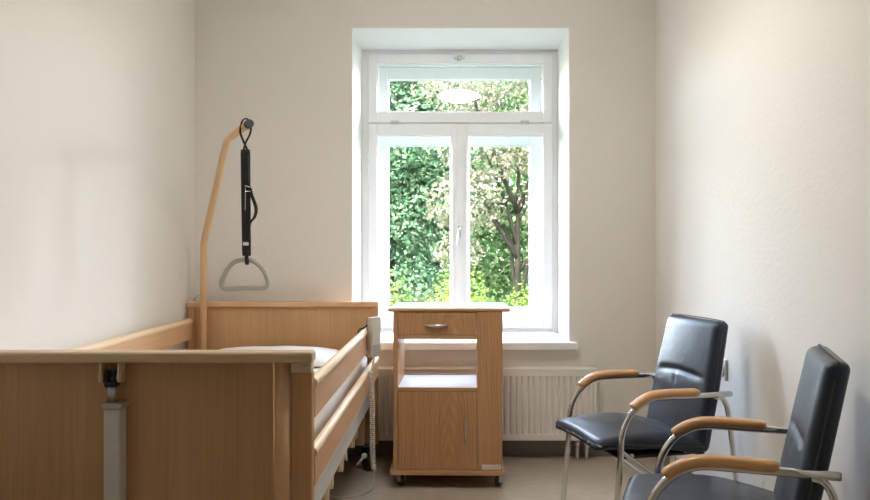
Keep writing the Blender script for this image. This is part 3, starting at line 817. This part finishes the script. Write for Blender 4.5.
    tube(bm, [(-0.205, -w, 0.605), (-0.205, w, 0.605)], 0.006, 8)
    build('cross_bar', bm, M['chrome'], ch)
    return ch
def copy_tree(o, parent=None):
    c = o.copy(); COL.objects.link(c)
    if parent is not None: c.parent = parent
    for k in list(o.children): copy_tree(k, c)
    return c
def place(ch, x, y, th):
    ch.location = (x, y, 0); ch.rotation_euler = (0, 0, PI + th)
far_chair = make_chair('black leather armchair with chrome frame and wooden armrests, whole backrest in view, nearest the window')
near_chair = copy_tree(far_chair)
near_chair['label'] = 'black leather armchair with chrome frame closest to the viewer, cut off by the bottom edge'
place(far_chair, 0.738, 3.081, math.radians(14.25))
place(near_chair, 0.752, 2.157, math.radians(-18.5))

# ------------------------------------------------------------------ wall socket
so = thing('wall_socket', (XR, 3.26, 0.653), 'white power socket on the right wall behind the far armchair', 'socket')
bm = bmesh.new(); box(bm, XR - 0.010, XR - 0.0003, 3.22, 3.30, 0.609, 0.697, bev=0.004, seg=3); build('plate', bm, M['white'], so, True)
bm = bmesh.new(); lathe(bm, [(0.012, -0.0112), (0.020, -0.0112), (0.026, -0.016), (0.030, -0.016), (0.031, -0.0102)], (XR, 3.26, 0.653), 'X', 28); build('socket_ring', bm, M['white'], so, True)

# ------------------------------------------------------------------ ceiling lamp (its reflection shows in the top pane)
la = thing('ceiling_lamp', (0.079, 2.75, ZC), 'round opal glass ceiling lamp, lit, seen as a reflection in the top pane', 'ceiling lamp')
bm = bmesh.new(); lathe(bm, [(0.001, -0.150), (0.06, -0.147), (0.11, -0.138), (0.150, -0.122), (0.181, -0.105), (0.194, -0.094), (0.181, -0.083), (0.135, -0.064), (0.06, -0.048)], (0, 0, 0), 'Z', 40)
build('lamp_shade', bm, M['opal'], la)
bm = bmesh.new(); lathe(bm, [(0.05, -0.0475), (0.09, -0.044), (0.10, -0.0005), (0.05, -0.0003)], (0, 0, 0), 'Z', 40); build('lamp_base', bm, M['white'], la)

# ------------------------------------------------------------------ garden beyond the window
GZ = -0.9
bm = bmesh.new(); bmesh.ops.create_grid(bm, x_segments=60, y_segments=60, size=30)
for v in bm.verts:
    v.co.z = GZ + 0.08 * noise.noise(Vector((v.co.x * .25, v.co.y * .25, 0))); v.co.y += 35.4
r_ = bmesh.ops.extrude_face_region(bm, geom=list(bm.faces))
for v in r_['geom']:
    if isinstance(v, bmesh.types.BMVert): v.co.z -= 0.5
tag(build('ground_outside', bm, M['grass']), 'green lawn of the garden outside the window', 'lawn', kind='structure')

def leaves(blobs, count, size, rnd, fill=0.35):
    """leaf blades as small folded quads spread over and inside rounded clumps"""
    V, Fc = [], []
    tot = sum(b[3] * b[4] for b in blobs)
    for (cx, cy, cz, rx, rz) in blobs:
        for _ in range(int(count * rx * rz / tot)):
            th = rnd.uniform(0, 2 * PI); u = rnd.uniform(-1, 1); s = math.sqrt(1 - u * u)
            d = Vector((s * math.cos(th), s * math.sin(th), u))
            k = 1 - fill * rnd.random() ** 1.5
            k *= 1 + 0.22 * noise.noise(Vector((d.x * 2.4 + cx, d.y * 2.4 + cy, d.z * 2.4 + cz)) * 1.4)
            p = Vector((cx + d.x * rx * k, cy + d.y * rx * k, cz + d.z * rz * k))
            nn = (d + Vector((rnd.gauss(0, .6), rnd.gauss(0, .6), rnd.gauss(0.3, .6)))).normalized()
            t = nn.orthogonal().normalized(); t.rotate(Matrix.Rotation(rnd.uniform(0, 6.28), 3, nn)); b = nn.cross(t)
            L = size * rnd.uniform(.6, 1.3); Wd = L * rnd.uniform(.45, .7); i = len(V)
            V += [p - t * L * .5, p + b * Wd * .5 - nn * L * .1, p + t * L * .5, p - b * Wd * .5 - nn * L * .1]
            Fc += [(i, i + 1, i + 2), (i, i + 2, i + 3)]
    return V, Fc
def tree(name, label, cat, x, y, h, blobs, leafmat, count, size, seed, trunk_r=0.12, lean=0.0, branches=5, group=None):
    rnd = random.Random(seed)
    t = thing(name, (x, y, GZ), label, cat, group=group)
    V, Fc = leaves([(a - x, b - y, c - GZ, d, e) for a, b, c, d, e in blobs], count, size, rnd)
    me = bpy.data.meshes.new('foliage'); me.from_pydata([tuple(v) for v in V], [], Fc); me.materials.append(leafmat)
    o = bpy.data.objects.new('foliage', me); COL.objects.link(o); o.parent = t
    bm = bmesh.new()
    pts = spline([(0, 0, -0.1), (lean * .25, 0, h * .3), (lean * .75, .1, h * .6), (lean * 1.3, 0, h)], 6)
    tube(bm, pts, [trunk_r * (1 - .8 * i / (len(pts) - 1)) for i in range(len(pts))], 10)
    for k in range(branches):
        b = blobs[k % len(blobs)]; s = pts[int(len(pts) * rnd.uniform(.3, .75))]
        e = Vector((b[0] - x + rnd.uniform(-.3, .3), b[1] - y + rnd.uniform(-.3, .3), b[2] - GZ + rnd.uniform(-.1, .5)))
        mid = (s + e) / 2 + Vector((rnd.uniform(-.2, .2), rnd.uniform(-.2, .2), .1))
        q = spline([s, mid, e], 6); tube(bm, q, [trunk_r * .5 * (1 - .75 * i / (len(q) - 1)) for i in range(len(q))], 8)
    build('trunk' if trunk_r > .05 else 'stems', bm, M['bark'], t)
    return t
g = 'trees beyond the window'
tree('leafy_tree', 'dense dark green tree filling the left half of the window view', 'tree', -1.2, 14.4, 5.0,
     [(-1.6, 14.4, 2.6, 1.3, 1.4), (-0.5, 14.2, 3.3, 1.2, 1.2), (-0.9, 14.3, 1.7, 1.0, 0.9), (-1.2, 14.5, 4.8, 1.4, 1.3), (0.2, 14.5, 4.6, 1.1, 1.0), (-0.2, 14.4, 2.2, .9, .9), (-1.0, 14.5, .5, 1.0, .8)],
     M['leaf_deep'], 36000, 0.10, 1, 0.16, 0.2, 6, g)
tree('pale_tree', 'pale pinkish tree with a dark leaning trunk in the right window half', 'tree', 0.95, 11.0, 3.9,
     [(0.20, 10.9, 1.80, .58, .46), (0.46, 10.9, 2.5, .62, .45), (1.45, 11.1, 1.75, .50, .5), (1.25, 11.1, 2.7, .66, .5), (0.25, 11.0, 3.6, .8, .6), (1.7, 11.1, 3.8, .85, .6), (0.10, 10.8, 1.12, .36, .28), (1.35, 11.0, 1.05, .30, .22)],
     M['leaf_pale'], 9500, 0.075, 2, 0.07, 0.02, 9, g)
tree('round_tree', 'mid green tree behind the pale tree', 'tree', 2.4, 18.0, 7.0,
     [(1.5, 18, 2.6, 1.5, 1.4), (3.0, 18, 3.5, 1.6, 1.6), (1.2, 18.2, 4.9, 1.6, 1.4), (2.9, 18.2, 5.8, 1.6, 1.4), (0.8, 18.2, 1.3, 1.2, 1.2), (4.0, 18.2, 2.0, 1.4, 1.4), (2.2, 18.1, .6, 1.3, 1.2)],
     M['leaf_mid'], 34000, 0.125, 3, 0.15, 0.1, 6, g)
tree('tall_tree', 'tall green tree at the back of the garden, left side', 'tree', -3.0, 22.6, 9.0,
     [(-4.0, 22.5, 3.4, 2.4, 2.6), (-1.7, 22.7, 2.4, 2.1, 2.2), (-2.9, 22.5, 6.4, 2.4, 2.2), (0.0, 22.7, 5.2, 2.0, 2.0), (0.2, 22.8, 1.8, 1.9, 1.9), (-5.2, 22.6, .9, 2.4, 1.8), (-2.2, 22.5, .5, 2.3, 1.5)],
     M['leaf_deep'], 32000, 0.18, 4, 0.22, 0.1, 6, g)
tree('broad_tree', 'broad green tree at the back of the garden, right side', 'tree', 5.6, 28.0, 11.0,
     [(4.4, 28, 3.4, 2.6, 2.8), (7.6, 28.2, 4.6, 2.8, 3.0), (4.2, 28, 7.6, 2.6, 2.4), (2.4, 28.2, 1.6, 2.2, 2.2), (1.4, 28, 6.0, 2.2, 2.4)],
     M['leaf_mid'], 22000, 0.22, 5, 0.22, 0.1, 6, g)
g = 'bushes below the window'
for i, (x, y, r, h, lab) in enumerate([(-0.66, 7.6, .46, .93, 'lime green bush at the lower left of the window view'), (0.09, 9.3, .50, .96, 'lime green bush seen above the bedside cabinet top'),
                                       (0.80, 7.8, .46, .90, 'lime green bush below the leaning trunk'), (1.70, 9.3, .6, 1.0, 'lime green bush at the right edge of the window view')]):
    tree('garden_bush', lab, 'bush', x, y, 1.0, [(x, y, GZ + h * .95, r, h), (x - .22, y + .06, GZ + h * .7, r * .8, h * .75), (x + .22, y + .06, GZ + h * .7, r * .8, h * .75)],
         M['leaf_lime'], 6500, 0.05, 20 + i, 0.03, 0.0, 5, g)

# ------------------------------------------------------------------ light
w = bpy.data.worlds.new('World'); scene.world = w; w.use_nodes = True
nt = w.node_tree; bg = nt.nodes['Background']
sky = nt.nodes.new('ShaderNodeTexSky'); sky.sky_type = 'NISHITA'
sky.sun_disc = False; sky.sun_elevation = math.radians(48); sky.sun_rotation = math.radians(200); sky.air_density = 1.0; sky.dust_density = 3.0; sky.ozone_density = 1.0
hs = nt.nodes.new('ShaderNodeHueSaturation'); hs.inputs['Saturation'].default_value = 0.62
nt.links.new(sky.outputs[0], hs.inputs['Color']); nt.links.new(hs.outputs[0], bg.inputs[0]); bg.inputs[1].default_value = 17.0
sd = bpy.data.lights.new('sun', 'SUN'); sd.energy = 17.0; sd.angle = math.radians(1.0); sd.color = (1, 0.95, 0.86)
so_ = bpy.data.objects.new('sun', sd); COL.objects.link(so_)
so_.rotation_euler = Vector((0.35, 0.62, -0.72)).to_track_quat('-Z', 'Y').to_euler(); so_.location = (0, 0, 12)
pd = bpy.data.lights.new('window_portal', 'AREA'); pd.shape = 'RECTANGLE'; pd.size = 1.2; pd.size_y = 1.76; pd.cycles.is_portal = True
po = bpy.data.objects.new('window_portal', pd); COL.objects.link(po); po.location = (0.06, 5.17, 1.515); po.rotation_euler = (-PI / 2, 0, 0)

# ------------------------------------------------------------------ camera
cd = bpy.data.cameras.new('camera'); cam = bpy.data.objects.new('camera', cd); COL.objects.link(cam)
cam.location = (0, 0, 1.15); cam.rotation_euler = (PI / 2, 0, 0)
cd.sensor_width = 36; cd.lens = 780 / 870 * 36; cd.shift_x = -15 / 870; cd.clip_start = 0.02; cd.clip_end = 200
scene.camera = cam
vs = scene.view_settings
vs.view_transform = 'Standard'; vs.look = 'None'; vs.gamma = 1.0; vs.use_curve_mapping = False
vs.exposure = 0.06
cy = scene.cycles
cy.use_denoising = True; cy.max_bounces = 10; cy.diffuse_bounces = 6; cy.glossy_bounces = 5; cy.transparent_max_bounces = 24; cy.sample_clamp_indirect = 6.0
cy.caustics_reflective = False; cy.caustics_refractive = False
